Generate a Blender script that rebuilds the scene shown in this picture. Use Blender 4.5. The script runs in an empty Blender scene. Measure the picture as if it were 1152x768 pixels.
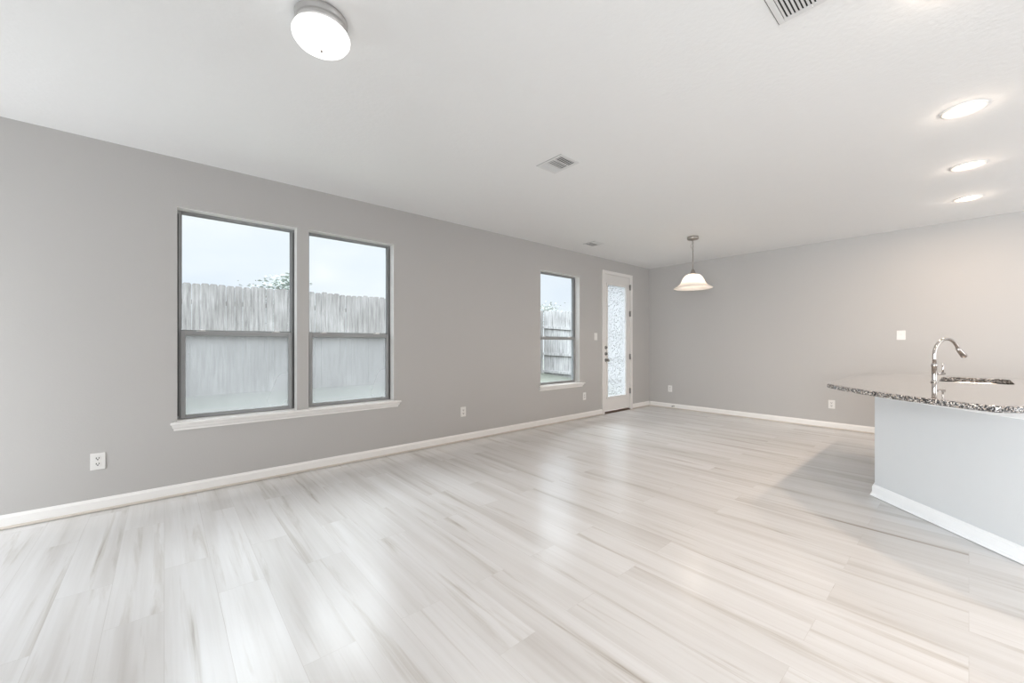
import bpy, bmesh, math, random
from mathutils import Vector, Matrix
random.seed(7)
sc = bpy.context.scene
COL = sc.collection
PI = math.pi

# ------------------------------------------------------------------ camera
H_CAM, D, B, H = 1.23, 4.2258, 7.3429, 2.7414       # eye height, window wall, far wall, ceiling
YAW = 0.85343837
cam_d = bpy.data.cameras.new('camera')
cam_d.sensor_width = 36.0
cam_d.lens = 448.44 * 36.0 / 1152.0
cam_d.shift_y = 3.095 / 1152.0
cam_d.clip_start = 0.05
cam = bpy.data.objects.new('camera', cam_d)
COL.objects.link(cam)
cam.location = (0, 0, H_CAM)
cam.rotation_euler = (PI / 2, 0, YAW - PI / 2)
sc.camera = cam

# ------------------------------------------------------------------ view, world, large lights
vs = sc.view_settings
vs.view_transform = 'Standard'
vs.look = 'None'
vs.gamma = 1.0
vs.use_curve_mapping = False
vs.exposure = 0.17
try:
    sc.cycles.use_denoising = True
    sc.cycles.max_bounces = 12
    sc.cycles.diffuse_bounces = 8
    sc.cycles.glossy_bounces = 6
    sc.cycles.transparent_max_bounces = 16
    sc.cycles.transmission_bounces = 8
    sc.cycles.sample_clamp_indirect = 8.0
    sc.cycles.caustics_reflective = False
    sc.cycles.caustics_refractive = False
except Exception:
    pass

SKY_LOW, SKY_TOP = 0.95, 13.0
w = bpy.data.worlds.new('overcast_sky')
sc.world = w
w.use_nodes = True
nt = w.node_tree
nt.nodes.clear()
wo = nt.nodes.new('ShaderNodeOutputWorld')
bg = nt.nodes.new('ShaderNodeBackground')
tc = nt.nodes.new('ShaderNodeTexCoord')
mp = nt.nodes.new('ShaderNodeMapping')
mp.inputs['Scale'].default_value = (1.5, 1.5, 4.0)
nz = nt.nodes.new('ShaderNodeTexNoise')
nz.inputs['Scale'].default_value = 1.6
nz.inputs['Detail'].default_value = 4
cr = nt.nodes.new('ShaderNodeValToRGB')
cr.color_ramp.elements[0].position = 0.35
cr.color_ramp.elements[0].color = (0.80, 0.875, 0.98, 1)
cr.color_ramp.elements[1].position = 0.65
cr.color_ramp.elements[1].color = (0.93, 0.97, 1.0, 1)
nt.links.new(tc.outputs['Generated'], mp.inputs['Vector'])
nt.links.new(mp.outputs['Vector'], nz.inputs['Vector'])
nt.links.new(nz.outputs['Fac'], cr.inputs['Fac'])
nt.links.new(cr.outputs['Color'], bg.inputs['Color'])
# overcast sky: brightest overhead, paler towards the horizon
sx_ = nt.nodes.new('ShaderNodeSeparateXYZ')
nt.links.new(tc.outputs['Generated'], sx_.inputs['Vector'])
el = nt.nodes.new('ShaderNodeMapRange')
el.interpolation_type = 'SMOOTHSTEP'
el.inputs['From Min'].default_value = 0.27
el.inputs['From Max'].default_value = 0.95
el.inputs['To Min'].default_value = SKY_LOW
el.inputs['To Max'].default_value = SKY_TOP
nt.links.new(sx_.outputs['Z'], el.inputs['Value'])
nt.links.new(el.outputs['Result'], bg.inputs['Strength'])
nt.links.new(bg.outputs['Background'], wo.inputs['Surface'])


def area(name, loc, rot, sx, sy, power, color, spread=PI, shape='RECTANGLE'):
    l = bpy.data.lights.new(name, 'AREA')
    l.shape = shape
    l.size = sx
    if shape in ('RECTANGLE', 'ELLIPSE'):
        l.size_y = sy
    l.energy = power
    l.color = color
    l.spread = spread
    o = bpy.data.objects.new(name, l)
    o.location = loc
    o.rotation_euler = rot
    COL.objects.link(o)
    return o


# daylight at the rear left; the other rear and kitchen areas are added fill
REAR_X, RIGHT_Y = -2.3, -4.2
area('rear_fill', (REAR_X + 0.03, -1.0, 1.4), (0, -PI / 2, 0), 2.0, 2.4, 76, (0.93, 0.97, 1.0), math.radians(88))
area('side_door_daylight', (REAR_X + 0.03, 3.4, 1.1), (0, -PI / 2, 0), 1.9, 0.9, 32, (0.95, 0.98, 1.0))
area('kitchen_fill', (5.0, RIGHT_Y + 0.03, 1.35), (PI / 2, 0, 0), 3.6, 1.9, 58, (0.97, 0.98, 1.0))


# ------------------------------------------------------------------ materials
def new_mat(name):
    m = bpy.data.materials.new(name)
    m.use_nodes = True
    n = m.node_tree
    return m, n, n.nodes['Principled BSDF'], n.nodes['Material Output']


def simple(name, col, rough=0.5, metal=0.0, spec=0.5, noise=0.03, nscale=12, bump=0.0, bscale=60, bdist=0.002):
    """a paint, metal or plastic with a faint noise in tone and, if asked, a bumpy face"""
    m, n, p, out = new_mat(name)
    p.inputs['Roughness'].default_value = rough
    p.inputs['Metallic'].default_value = metal
    p.inputs['Specular IOR Level'].default_value = spec
    t = n.nodes.new('ShaderNodeTexCoord')
    nz = n.nodes.new('ShaderNodeTexNoise')
    nz.inputs['Scale'].default_value = nscale
    nz.inputs['Detail'].default_value = 3
    mx = n.nodes.new('ShaderNodeMix')
    mx.data_type = 'RGBA'
    mx.inputs['A'].default_value = tuple(c * (1 - noise) for c in col) + (1,)
    mx.inputs['B'].default_value = tuple(min(1, c * (1 + noise)) for c in col) + (1,)
    n.links.new(t.outputs['Object'], nz.inputs['Vector'])
    n.links.new(nz.outputs['Fac'], mx.inputs['Factor'])
    n.links.new(mx.outputs['Result'], p.inputs['Base Color'])
    if bump:
        b = n.nodes.new('ShaderNodeTexNoise')
        b.inputs['Scale'].default_value = bscale
        b.inputs['Detail'].default_value = 2
        bp = n.nodes.new('ShaderNodeBump')
        bp.inputs['Strength'].default_value = bump
        bp.inputs['Distance'].default_value = bdist
        n.links.new(t.outputs['Object'], b.inputs['Vector'])
        n.links.new(b.outputs['Fac'], bp.inputs['Height'])
        n.links.new(bp.outputs['Normal'], p.inputs['Normal'])
    return m


M = {}
M['wall'] = simple('grey_wall_paint', (0.485, 0.474, 0.462), 0.75, bump=0.25, bscale=90, noise=0.012, nscale=2)
M['ceiling'] = simple('textured_ceiling_paint', (0.79, 0.79, 0.785), 0.85, bump=0.3, bscale=38, bdist=0.004, noise=0.01)
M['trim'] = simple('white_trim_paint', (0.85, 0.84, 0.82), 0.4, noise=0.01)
M['shoe'] = simple('shoe_mould_paint', (0.58, 0.53, 0.47), 0.45, noise=0.02)
M['bar_trim'] = simple('white_bar_trim', (0.93, 0.94, 0.95), 0.35, noise=0.01)
M['bar_wall'] = simple('pale_bar_paint', (0.67, 0.69, 0.705), 0.7, bump=0.2, bscale=90, noise=0.01)
M['door'] = simple('door_paint', (0.76, 0.74, 0.72), 0.4, noise=0.01)
M['frame'] = simple('window_vinyl', (0.30, 0.308, 0.31), 0.42, noise=0.04)
M['track'] = simple('window_track', (0.06, 0.06, 0.06), 0.5)
M['plate'] = simple('switch_plastic', (0.78, 0.77, 0.75), 0.35, noise=0.01)
M['slot'] = simple('socket_slot', (0.03, 0.03, 0.03), 0.6)
M['nickel'] = simple('brushed_nickel', (0.40, 0.37, 0.34), 0.32, metal=1.0)
M['hinge'] = simple('satin_hinge', (0.30, 0.29, 0.28), 0.4, metal=0.9)
M['chrome'] = simple('polished_chrome', (0.56, 0.53, 0.51), 0.07, metal=1.0, noise=0.005)
M['steel'] = simple('brushed_steel', (0.62, 0.60, 0.58), 0.25, metal=1.0)
M['threshold'] = simple('bronze_threshold', (0.10, 0.065, 0.042), 0.5, nscale=30, noise=0.3)
M['rubber'] = simple('black_rubber', (0.03, 0.03, 0.03), 0.7)
M['vent'] = simple('vent_enamel', (0.68, 0.68, 0.675), 0.5, noise=0.01)
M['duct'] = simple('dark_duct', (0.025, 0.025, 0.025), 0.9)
M['bark'] = simple('grey_bark', (0.16, 0.14, 0.12), 0.9, noise=0.3)
M['leaf'] = simple('dull_leaf', (0.30, 0.33, 0.30), 0.7, noise=0.25, nscale=4)
M['siding'] = simple('outer_wall_render', (0.45, 0.43, 0.40), 0.85, bump=0.2)
M['baffle'] = simple('white_baffle', (0.86, 0.84, 0.80), 0.5)


def emit(name, col, strength, base=(0.9, 0.9, 0.9)):
    m, n, p, out = new_mat(name)
    p.inputs['Base Color'].default_value = base + (1,)
    p.inputs['Roughness'].default_value = 0.3
    nz = n.nodes.new('ShaderNodeTexNoise')
    nz.inputs['Scale'].default_value = 6
    mr = n.nodes.new('ShaderNodeMapRange')
    mr.inputs['To Min'].default_value = strength * 0.95
    mr.inputs['To Max'].default_value = strength * 1.05
    n.links.new(nz.outputs['Fac'], mr.inputs['Value'])
    p.inputs['Emission Color'].default_value = col + (1,)
    n.links.new(mr.outputs['Result'], p.inputs['Emission Strength'])
    return m


M['diffuser'] = emit('lit_glass_diffuser', (1.0, 0.99, 0.97), 1.3)
M['lens'] = emit('lit_downlight_lens', (1.0, 0.86, 0.72), 6.0)
M['bulb'] = emit('lit_bulb', (1.0, 0.90, 0.78), 5.0)
M['pan'] = simple('satin_pan', (0.52, 0.51, 0.50), 0.45, metal=0.6)

# alabaster shade of the lit pendant: glass that lets its bulb through and is lit by it
m, n, p, out = new_mat('alabaster_glass')
p.inputs['Base Color'].default_value = (0.88, 0.83, 0.78, 1)
p.inputs['Roughness'].default_value = 0.35
p.inputs['Emission Color'].default_value = (1.0, 0.93, 0.86, 1)
p.inputs['Emission Strength'].default_value = 0.16
tr = n.nodes.new('ShaderNodeBsdfTranslucent')
tr.inputs['Color'].default_value = (0.95, 0.91, 0.86, 1)
mx = n.nodes.new('ShaderNodeMixShader')
nz = n.nodes.new('ShaderNodeTexNoise')
nz.inputs['Scale'].default_value = 9
nz.inputs['Detail'].default_value = 4
mr = n.nodes.new('ShaderNodeMapRange')
mr.inputs['To Min'].default_value = 0.35
mr.inputs['To Max'].default_value = 0.65
n.links.new(nz.outputs['Fac'], mr.inputs['Value'])
n.links.new(mr.outputs['Result'], mx.inputs['Fac'])
n.links.new(p.outputs['BSDF'], mx.inputs[1])
n.links.new(tr.outputs['BSDF'], mx.inputs[2])
n.links.new(mx.outputs['Shader'], out.inputs['Surface'])
M['shade'] = m


def glass(name, haze=0.0, tint=(0.97, 0.985, 0.98), grain=False):
    """thin window glass: clear with a Fresnel sheen; haze adds a scattering film"""
    m, n, p, out = new_mat(name)
    n.nodes.remove(p)
    t = n.nodes.new('ShaderNodeBsdfTransparent')
    t.inputs['Color'].default_value = tint + (1,)
    g = n.nodes.new('ShaderNodeBsdfGlossy')
    g.inputs['Roughness'].default_value = 0.14
    fr = n.nodes.new('ShaderNodeFresnel')
    fr.inputs['IOR'].default_value = 1.16
    mx = n.nodes.new('ShaderNodeMixShader')
    n.links.new(fr.outputs['Fac'], mx.inputs['Fac'])
    n.links.new(t.outputs['BSDF'], mx.inputs[1])
    n.links.new(g.outputs['BSDF'], mx.inputs[2])
    last = mx
    if haze:
        tr = n.nodes.new('ShaderNodeBsdfTranslucent')
        tr.inputs['Color'].default_value = (0.375, 0.37, 0.36, 1)
        m2 = n.nodes.new('ShaderNodeMixShader')
        tcn = n.nodes.new('ShaderNodeTexCoord')
        nz = n.nodes.new('ShaderNodeTexNoise')
        nz.inputs['Scale'].default_value = 2.2
        nz.inputs['Detail'].default_value = 2
        mr = n.nodes.new('ShaderNodeMapRange')
        mr.inputs['From Min'].default_value = 0.3
        mr.inputs['From Max'].default_value = 0.7
        mr.inputs['To Min'].default_value = 0.34
        mr.inputs['To Max'].default_value = 0.39
        n.links.new(tcn.outputs['Object'], nz.inputs['Vector'])
        n.links.new(nz.outputs['Fac'], mr.inputs['Value'])
        n.links.new(mr.outputs['Result'], tr.inputs['Color'])
        m2.inputs['Fac'].default_value = haze
        n.links.new(last.outputs['Shader'], m2.inputs[1])
        n.links.new(tr.outputs['BSDF'], m2.inputs[2])
        last = m2
    n.links.new(last.outputs['Shader'], out.inputs['Surface'])
    return m


M['glass'] = glass('clear_glass')
M['fog_glass'] = glass('fogged_glass', 0.46)
M['dim_glass'] = glass('filmy_glass', 0.22)

# rain glass of the door: small drops pressed in a milky pane
m, n, p, out = new_mat('rain_glass')
n.nodes.remove(p)
tcn = n.nodes.new('ShaderNodeTexCoord')
vo = n.nodes.new('ShaderNodeTexVoronoi')
vo.inputs['Scale'].default_value = 38
vo.inputs['Randomness'].default_value = 0.85
cr = n.nodes.new('ShaderNodeValToRGB')
cr.color_ramp.elements[0].position = 0.12
cr.color_ramp.elements[0].color = (0.0, 0.0, 0.0, 1)
cr.color_ramp.elements[1].position = 0.42
cr.color_ramp.elements[1].color = (1, 1, 1, 1)
tr = n.nodes.new('ShaderNodeBsdfTranslucent')
tr.inputs['Color'].default_value = (0.50, 0.505, 0.505, 1)
tp = n.nodes.new('ShaderNodeBsdfTransparent')
tp.inputs['Color'].default_value = (0.95, 0.97, 0.98, 1)
dk = n.nodes.new('ShaderNodeBsdfGlossy')
dk.inputs['Roughness'].default_value = 0.15
dk.inputs['Color'].default_value = (0.95, 0.97, 0.98, 1)
m1 = n.nodes.new('ShaderNodeMixShader')
m1.inputs['Fac'].default_value = 0.45
m2 = n.nodes.new('ShaderNodeMixShader')
n.links.new(tcn.outputs['Object'], vo.inputs['Vector'])
n.links.new(vo.outputs['Distance'], cr.inputs['Fac'])
n.links.new(tr.outputs['BSDF'], m1.inputs[1])
n.links.new(tp.outputs['BSDF'], m1.inputs[2])
n.links.new(cr.outputs['Color'], m2.inputs['Fac'])
n.links.new(dk.outputs['BSDF'], m2.inputs[1])
n.links.new(m1.outputs['Shader'], m2.inputs[2])
n.links.new(m2.outputs['Shader'], out.inputs['Surface'])
M['rain'] = m


def ramp(n, stops):
    c = n.nodes.new('ShaderNodeValToRGB')
    e = c.color_ramp.elements
    while len(e) < len(stops):
        e.new(0.5)
    for k, (pos, col) in enumerate(stops):
        e[k].position = pos
        e[k].color = tuple(col) + (1,)
    return c


def mixc(n, a, b, fac, mode='MIX'):
    x = n.nodes.new('ShaderNodeMix')
    x.data_type = 'RGBA'
    x.blend_type = mode
    for sock, v in (('A', a), ('B', b), ('Factor', fac)):
        if hasattr(v, 'links'):
            n.links.new(v, x.inputs[sock])
        else:
            x.inputs[sock].default_value = v if not isinstance(v, tuple) else tuple(v) + (1,)
    return x.outputs['Result']


# whitewashed oak planks, laid square to the window wall
m, n, p, out = new_mat('whitewashed_oak_planks')
tcn = n.nodes.new('ShaderNodeTexCoord')
rot = n.nodes.new('ShaderNodeMapping')
rot.inputs['Rotation'].default_value = (0, 0, PI / 2)
br = n.nodes.new('ShaderNodeTexBrick')
br.offset = 0.37
br.offset_frequency = 2
br.inputs['Color1'].default_value = (0, 0, 0, 1)
br.inputs['Color2'].default_value = (1, 1, 1, 1)
br.inputs['Mortar'].default_value = (0.5, 0.5, 0.5, 1)
br.inputs['Scale'].default_value = 1.0
br.inputs['Mortar Size'].default_value = 0.0011
br.inputs['Mortar Smooth'].default_value = 0.2
br.inputs['Brick Width'].default_value = 1.22
br.inputs['Row Height'].default_value = 0.2
n.links.new(tcn.outputs['Object'], rot.inputs['Vector'])
n.links.new(rot.outputs['Vector'], br.inputs['Vector'])
wv = n.nodes.new('ShaderNodeMath')
wv.operation = 'MULTIPLY'
wv.inputs[1].default_value = 37.0
n.links.new(br.outputs['Color'], wv.inputs[0])


def streak(sx, sy, scale, detail, rough, dist=0.0):
    mp = n.nodes.new('ShaderNodeMapping')
    mp.inputs['Scale'].default_value = (sx, sy, 1)
    nz = n.nodes.new('ShaderNodeTexNoise')
    nz.noise_dimensions = '4D'
    nz.inputs['Scale'].default_value = scale
    nz.inputs['Detail'].default_value = detail
    nz.inputs['Roughness'].default_value = rough
    nz.inputs['Distortion'].default_value = dist
    n.links.new(tcn.outputs['Object'], mp.inputs['Vector'])
    n.links.new(mp.outputs['Vector'], nz.inputs['Vector'])
    n.links.new(wv.outputs['Value'], nz.inputs['W'])
    return nz.outputs['Fac']


broad = streak(7.0, 0.42, 1.0, 3, 0.5, 0.35)
fine = streak(60.0, 1.6, 1.0, 4, 0.6, 0.2)
mark = streak(14.0, 0.75, 1.0, 5, 0.6, 0.7)
c0 = ramp(n, [(0.26, (0.52, 0.50, 0.48)), (0.42, (0.655, 0.648, 0.64)), (0.62, (0.72, 0.72, 0.72))])
n.links.new(broad, c0.inputs['Fac'])
c1 = ramp(n, [(0.30, (0.90, 0.89, 0.88)), (0.58, (1.0, 1.0, 1.0))])
n.links.new(fine, c1.inputs['Fac'])
col = mixc(n, c0.outputs['Color'], c1.outputs['Color'], 0.5, 'MULTIPLY')
c2 = ramp(n, [(0.27, (0.46, 0.40, 0.34)), (0.345, (0.80, 0.775, 0.74)), (0.45, (1, 1, 1))])
n.links.new(mark, c2.inputs['Fac'])
col = mixc(n, col, c2.outputs['Color'], 0.8, 'MULTIPLY')
tone = ramp(n, [(0.0, (0.975, 0.972, 0.968)), (1.0, (1.015, 1.015, 1.015))])
n.links.new(br.outputs['Color'], tone.inputs['Fac'])
col = mixc(n, col, tone.outputs['Color'], 1.0, 'MULTIPLY')
seam = n.nodes.new('ShaderNodeMath')
seam.operation = 'MULTIPLY'
seam.inputs[1].default_value = 0.22
n.links.new(br.outputs['Fac'], seam.inputs[0])
col = mixc(n, col, (0.34, 0.31, 0.28), seam.outputs['Value'])
n.links.new(col, p.inputs['Base Color'])
rr = n.nodes.new('ShaderNodeMapRange')
rr.inputs['To Min'].default_value = 0.23
rr.inputs['To Max'].default_value = 0.28
n.links.new(fine, rr.inputs['Value'])
n.links.new(rr.outputs['Result'], p.inputs['Roughness'])
p.inputs['Coat Weight'].default_value = 0.22
p.inputs['Coat Roughness'].default_value = 0.16
bpn = n.nodes.new('ShaderNodeBump')
bpn.inputs['Strength'].default_value = 0.03
bpn.inputs['Distance'].default_value = 0.002
n.links.new(fine, bpn.inputs['Height'])
n.links.new(bpn.outputs['Normal'], p.inputs['Normal'])
M['floor'] = m

# speckled granite
m, n, p, out = new_mat('speckled_granite')
tcn = n.nodes.new('ShaderNodeTexCoord')
v1 = n.nodes.new('ShaderNodeTexVoronoi')
v1.inputs['Scale'].default_value = 170
v2 = n.nodes.new('ShaderNodeTexVoronoi')
v2.inputs['Scale'].default_value = 85
for v in (v1, v2):
    n.links.new(tcn.outputs['Object'], v.inputs['Vector'])
r1 = ramp(n, [(0.0, (0.02, 0.02, 0.022)), (0.30, (0.06, 0.062, 0.065)), (0.45, (0.27, 0.27, 0.27)), (0.68, (0.36, 0.32, 0.28)), (0.86, (0.72, 0.70, 0.67))])
r1.color_ramp.interpolation = 'CONSTANT'
sp = n.nodes.new('ShaderNodeSeparateColor')
n.links.new(v1.outputs['Color'], sp.inputs['Color'])
n.links.new(sp.outputs['Red'], r1.inputs['Fac'])
r2 = ramp(n, [(0.0, (0.55, 0.55, 0.56)), (0.5, (1.0, 0.97, 0.94)), (1.0, (1.3, 1.25, 1.2))])
sp2 = n.nodes.new('ShaderNodeSeparateColor')
n.links.new(v2.outputs['Color'], sp2.inputs['Color'])
n.links.new(sp2.outputs['Green'], r2.inputs['Fac'])
n.links.new(mixc(n, r1.outputs['Color'], r2.outputs['Color'], 0.8, 'MULTIPLY'), p.inputs['Base Color'])
p.inputs['Roughness'].default_value = 0.06
p.inputs['Specular IOR Level'].default_value = 0.7
p.inputs['Coat Weight'].default_value = 0.8
p.inputs['Coat Roughness'].default_value = 0.03
M['granite'] = m

# weathered fence boards
m, n, p, out = new_mat('weathered_cedar')
tcn = n.nodes.new('ShaderNodeTexCoord')
mp = n.nodes.new('ShaderNodeMapping')
mp.inputs['Scale'].default_value = (26, 26, 1.6)
nz = n.nodes.new('ShaderNodeTexNoise')
nz.inputs['Scale'].default_value = 1.0
nz.inputs['Detail'].default_value = 6
nz.inputs['Roughness'].default_value = 0.7
nb = n.nodes.new('ShaderNodeTexNoise')
nb.inputs['Scale'].default_value = 1.3
nb.inputs['Detail'].default_value = 5
n.links.new(tcn.outputs['Object'], mp.inputs['Vector'])
n.links.new(mp.outputs['Vector'], nz.inputs['Vector'])
n.links.new(tcn.outputs['Object'], nb.inputs['Vector'])
fr1 = ramp(n, [(0.28, (0.100, 0.094, 0.089)), (0.5, (0.228, 0.218, 0.212)), (0.72, (0.34, 0.328, 0.32))])
n.links.new(nz.outputs['Fac'], fr1.inputs['Fac'])
fr2 = ramp(n, [(0.3, (0.78, 0.77, 0.76)), (0.65, (1.1, 1.1, 1.1))])
n.links.new(nb.outputs['Fac'], fr2.inputs['Fac'])
n.links.new(mixc(n, fr1.outputs['Color'], fr2.outputs['Color'], 1.0, 'MULTIPLY'), p.inputs['Base Color'])
p.inputs['Roughness'].default_value = 0.9
M['fence'] = m
m2_ = m.copy()
m2_.name = 'brightened_cedar'
for nd in m2_.node_tree.nodes:
    if nd.type == 'VALTORGB' and nd.color_ramp.elements[0].color[0] < 0.5:
        for e_, v_ in zip(nd.color_ramp.elements, (0.14, 0.36, 0.52)):
            e_.color = (v_, v_ * 0.99, v_ * 0.985, 1)
M['lit_fence'] = m2_  # same wood, colour lightened to make up for weaker light on the side fence

# lawn
m, n, p, out = new_mat('thin_lawn')
nz = n.nodes.new('ShaderNodeTexNoise')
nz.inputs['Scale'].default_value = 9
nz.inputs['Detail'].default_value = 8
tcn = n.nodes.new('ShaderNodeTexCoord')
n.links.new(tcn.outputs['Object'], nz.inputs['Vector'])
gr = ramp(n, [(0.3, (0.05, 0.056, 0.040)), (0.5, (0.078, 0.084, 0.068)), (0.7, (0.105, 0.105, 0.092))])
n.links.new(nz.outputs['Fac'], gr.inputs['Fac'])
n.links.new(gr.outputs['Color'], p.inputs['Base Color'])
p.inputs['Roughness'].default_value = 0.95
M['lawn'] = m


# ------------------------------------------------------------------ mesh helpers
class MB:
    def __init__(s):
        s.v, s.f, s.sm = [], [], []

    def add(s, vs, fs, smooth=False):
        o = len(s.v)
        s.v += [tuple(q) for q in vs]
        s.f += [tuple(i + o for i in f) for f in fs]
        s.sm += [smooth] * len(fs)
        return s

    def box(s, x0, x1, y0, y1, z0, z1, mat=None):
        v = [(x, y, z) for z in (z0, z1) for y in (y0, y1) for x in (x0, x1)]
        if mat is not None:
            v = [mat @ Vector(q) for q in v]
        return s.add(v, [(0, 2, 3, 1), (4, 5, 7, 6), (0, 1, 5, 4), (1, 3, 7, 5), (3, 2, 6, 7), (2, 0, 4, 6)])

    def prism(s, poly, a, b, axis=2, smooth=False):
        """polygon (2D, counter-clockwise) swept along an axis from a to b"""
        def P(q, t):
            return {2: (q[0], q[1], t), 1: (q[0], t, q[1]), 0: (t, q[0], q[1])}[axis]
        k = len(poly)
        v = [P(q, a) for q in poly] + [P(q, b) for q in poly]
        f = [tuple(range(k - 1, -1, -1)), tuple(range(k, 2 * k))]
        s.add(v, f)
        o = len(s.v) - 2 * k
        for i in range(k):
            j = (i + 1) % k
            s.f.append((o + i, o + j, o + k + j, o + k + i))
            s.sm.append(smooth)
        return s

    def loft(s, rings, closed=True, cap=True, smooth=True):
        k = len(rings[0])
        v = [q for r in rings for q in r]
        f = []
        for i in range(len(rings) - 1):
            for j in range(k if closed else k - 1):
                a, b = i * k + j, i * k + (j + 1) % k
                f.append((a, b, b + k, a + k))
        s.add(v, f, smooth)
        if cap:
            o = len(s.v) - len(v)
            s.f += [tuple(o + q for q in range(k - 1, -1, -1)), tuple(o + (len(rings) - 1) * k + q for q in range(k))]
            s.sm += [False, False]
        return s

    def lathe(s, prof, c=(0, 0, 0), seg=40, mat=None, closed=False, smooth=True):
        """profile of (radius, z) turned about the z axis"""
        rings = []
        for r, z in prof:
            ring = [Vector((r * math.cos(2 * PI * k / seg), r * math.sin(2 * PI * k / seg), z)) for k in range(seg)]
            if mat is not None:
                ring = [mat @ q for q in ring]
            rings.append([Vector(c) + q for q in ring])
        return s.loft(rings, cap=not closed, smooth=smooth)

    def tube(s, pts, rad, seg=12, cap=True):
        pts = [Vector(q) for q in pts]
        rads = rad if isinstance(rad, (list, tuple)) else [rad] * len(pts)
        t0 = (pts[1] - pts[0]).normalized()
        up = Vector((0, 0, 1)) if abs(t0.z) < 0.9 else Vector((1, 0, 0))
        nrm = t0.cross(up).normalized()
        rings = []
        for i, q in enumerate(pts):
            t = (pts[min(i + 1, len(pts) - 1)] - pts[max(i - 1, 0)]).normalized()
            nrm = (nrm - t * nrm.dot(t)).normalized()
            bn = t.cross(nrm)
            rings.append([q + (nrm * math.cos(2 * PI * k / seg) + bn * math.sin(2 * PI * k / seg)) * rads[i] for k in range(seg)])
        return s.loft(rings, cap=cap)

    def build(s, name, mat, parent=None, bevel=0.0, loc=None, bseg=2):
        me = bpy.data.meshes.new(name)
        me.from_pydata(s.v, [], s.f)
        me.polygons.foreach_set('use_smooth', s.sm)
        bm = bmesh.new()
        bm.from_mesh(me)
        bmesh.ops.recalc_face_normals(bm, faces=bm.faces)
        if bevel:
            es = [e for e in bm.edges if len(e.link_faces) == 2 and e.calc_face_angle(0) > 0.6]
            bmesh.ops.bevel(bm, geom=es, offset=bevel, segments=bseg, affect='EDGES', profile=0.6, clamp_overlap=True)
        bm.to_mesh(me)
        bm.free()
        me.materials.append(mat if not isinstance(mat, str) else M[mat])
        o = bpy.data.objects.new(name, me)
        COL.objects.link(o)
        if loc is not None:
            o.location = loc
        if parent is not None:
            o.parent = parent
        return o


def tag(o, label=None, cat=None, group=None, kind=None):
    for k, v in (('label', label), ('category', cat), ('group', group), ('kind', kind)):
        if v:
            o[k] = v
    return o


def empty(name, loc=(0, 0, 0), rz=0.0):
    o = bpy.data.objects.new(name, None)
    o.empty_display_size = 0.1
    COL.objects.link(o)
    o.location = loc
    o.rotation_euler = (0, 0, rz)
    return o


def copy_tree(o, parent=None):
    c = o.copy()
    COL.objects.link(c)
    if parent is not None:
        c.parent = parent
    for ch in [q for q in bpy.data.objects if q.parent is o]:
        copy_tree(ch, c)
    return c


def structure(o, label=None, cat=None):
    return tag(o, label, cat, kind='structure')


# ------------------------------------------------------------------ room shell
T = 0.16
W1, W2, W3 = (0.077, 0.956), (1.058, 1.933), (4.253, 5.167)
WZ0, WZ1 = 0.602, 2.345
DX0, DX1, DZ1 = 5.835, 6.665, 2.485           # rough opening of the door
mb = MB().box(REAR_X - T, B + T, RIGHT_Y - T, D + T, -0.12, 0)
structure(mb.build('floor', 'floor'), 'floor of whitewashed oak planks running towards the window wall', 'floor')
mb = MB().box(REAR_X - T, B + T, RIGHT_Y - T, D + T, H, H + 0.15)
structure(mb.build('ceiling', 'ceiling'), 'white ceiling with a light trowel texture', 'ceiling')

mb = MB()
xs = [REAR_X - T, W1[0], W1[1], W2[0], W2[1], W3[0], W3[1], DX0, DX1, B + T]
holes = {1: (WZ0, WZ1), 3: (WZ0, WZ1), 5: (WZ0, WZ1), 7: (0.0, DZ1)}
for i in range(len(xs) - 1):
    if i in holes:
        z0, z1 = holes[i]
        if z0 > 0:
            mb.box(xs[i], xs[i + 1], D, D + T, 0, z0)
        mb.box(xs[i], xs[i + 1], D, D + T, z1, H)
    else:
        mb.box(xs[i], xs[i + 1], D, D + T, 0, H)
structure(mb.build('wall_left', 'wall'), 'grey wall with three windows and the glazed door', 'wall')
mb = MB().box(B, B + T, RIGHT_Y - T, D, 0, H)
structure(mb.build('wall_back', 'wall'), 'plain grey end wall beyond the pendant lamp', 'wall')
mb = MB().box(REAR_X - T, REAR_X, RIGHT_Y - T, -2.2, 0, H).box(REAR_X - T, REAR_X, -2.2, 0.2, 0, 0.3).box(REAR_X - T, REAR_X, -2.2, 0.2, 2.3, H)  # the wide opening here is added for the rear fill
mb.box(REAR_X - T, REAR_X, 0.2, 2.9, 0, H).box(REAR_X - T, REAR_X, 3.9, D, 0, H).box(REAR_X - T, REAR_X, 2.9, 3.9, 2.1, H)
structure(mb.build('wall_rear', 'wall'))
mb = MB().box(REAR_X, 3.2, RIGHT_Y - T, RIGHT_Y, 0, H).box(6.8, B, RIGHT_Y - T, RIGHT_Y, 0, H)
mb.box(3.2, 6.8, RIGHT_Y - T, RIGHT_Y, 0, 0.4).box(3.2, 6.8, RIGHT_Y - T, RIGHT_Y, 2.3, H)  # unseen opening added to go with the kitchen fill
structure(mb.build('wall_right', 'wall'))


def base_profile(t, h):
    return [(0, 0), (t, 0), (t, h * 0.80), (t * 0.72, h * 0.87), (t * 0.55, h * 0.95), (t * 0.30, h), (0, h)]


def shoe_profile(t, w, h):
    return [(t, 0.004), (t + w, 0.004), (t + w * 0.95, h * 0.45), (t + w * 0.6, h * 0.82), (t, h)]


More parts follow.
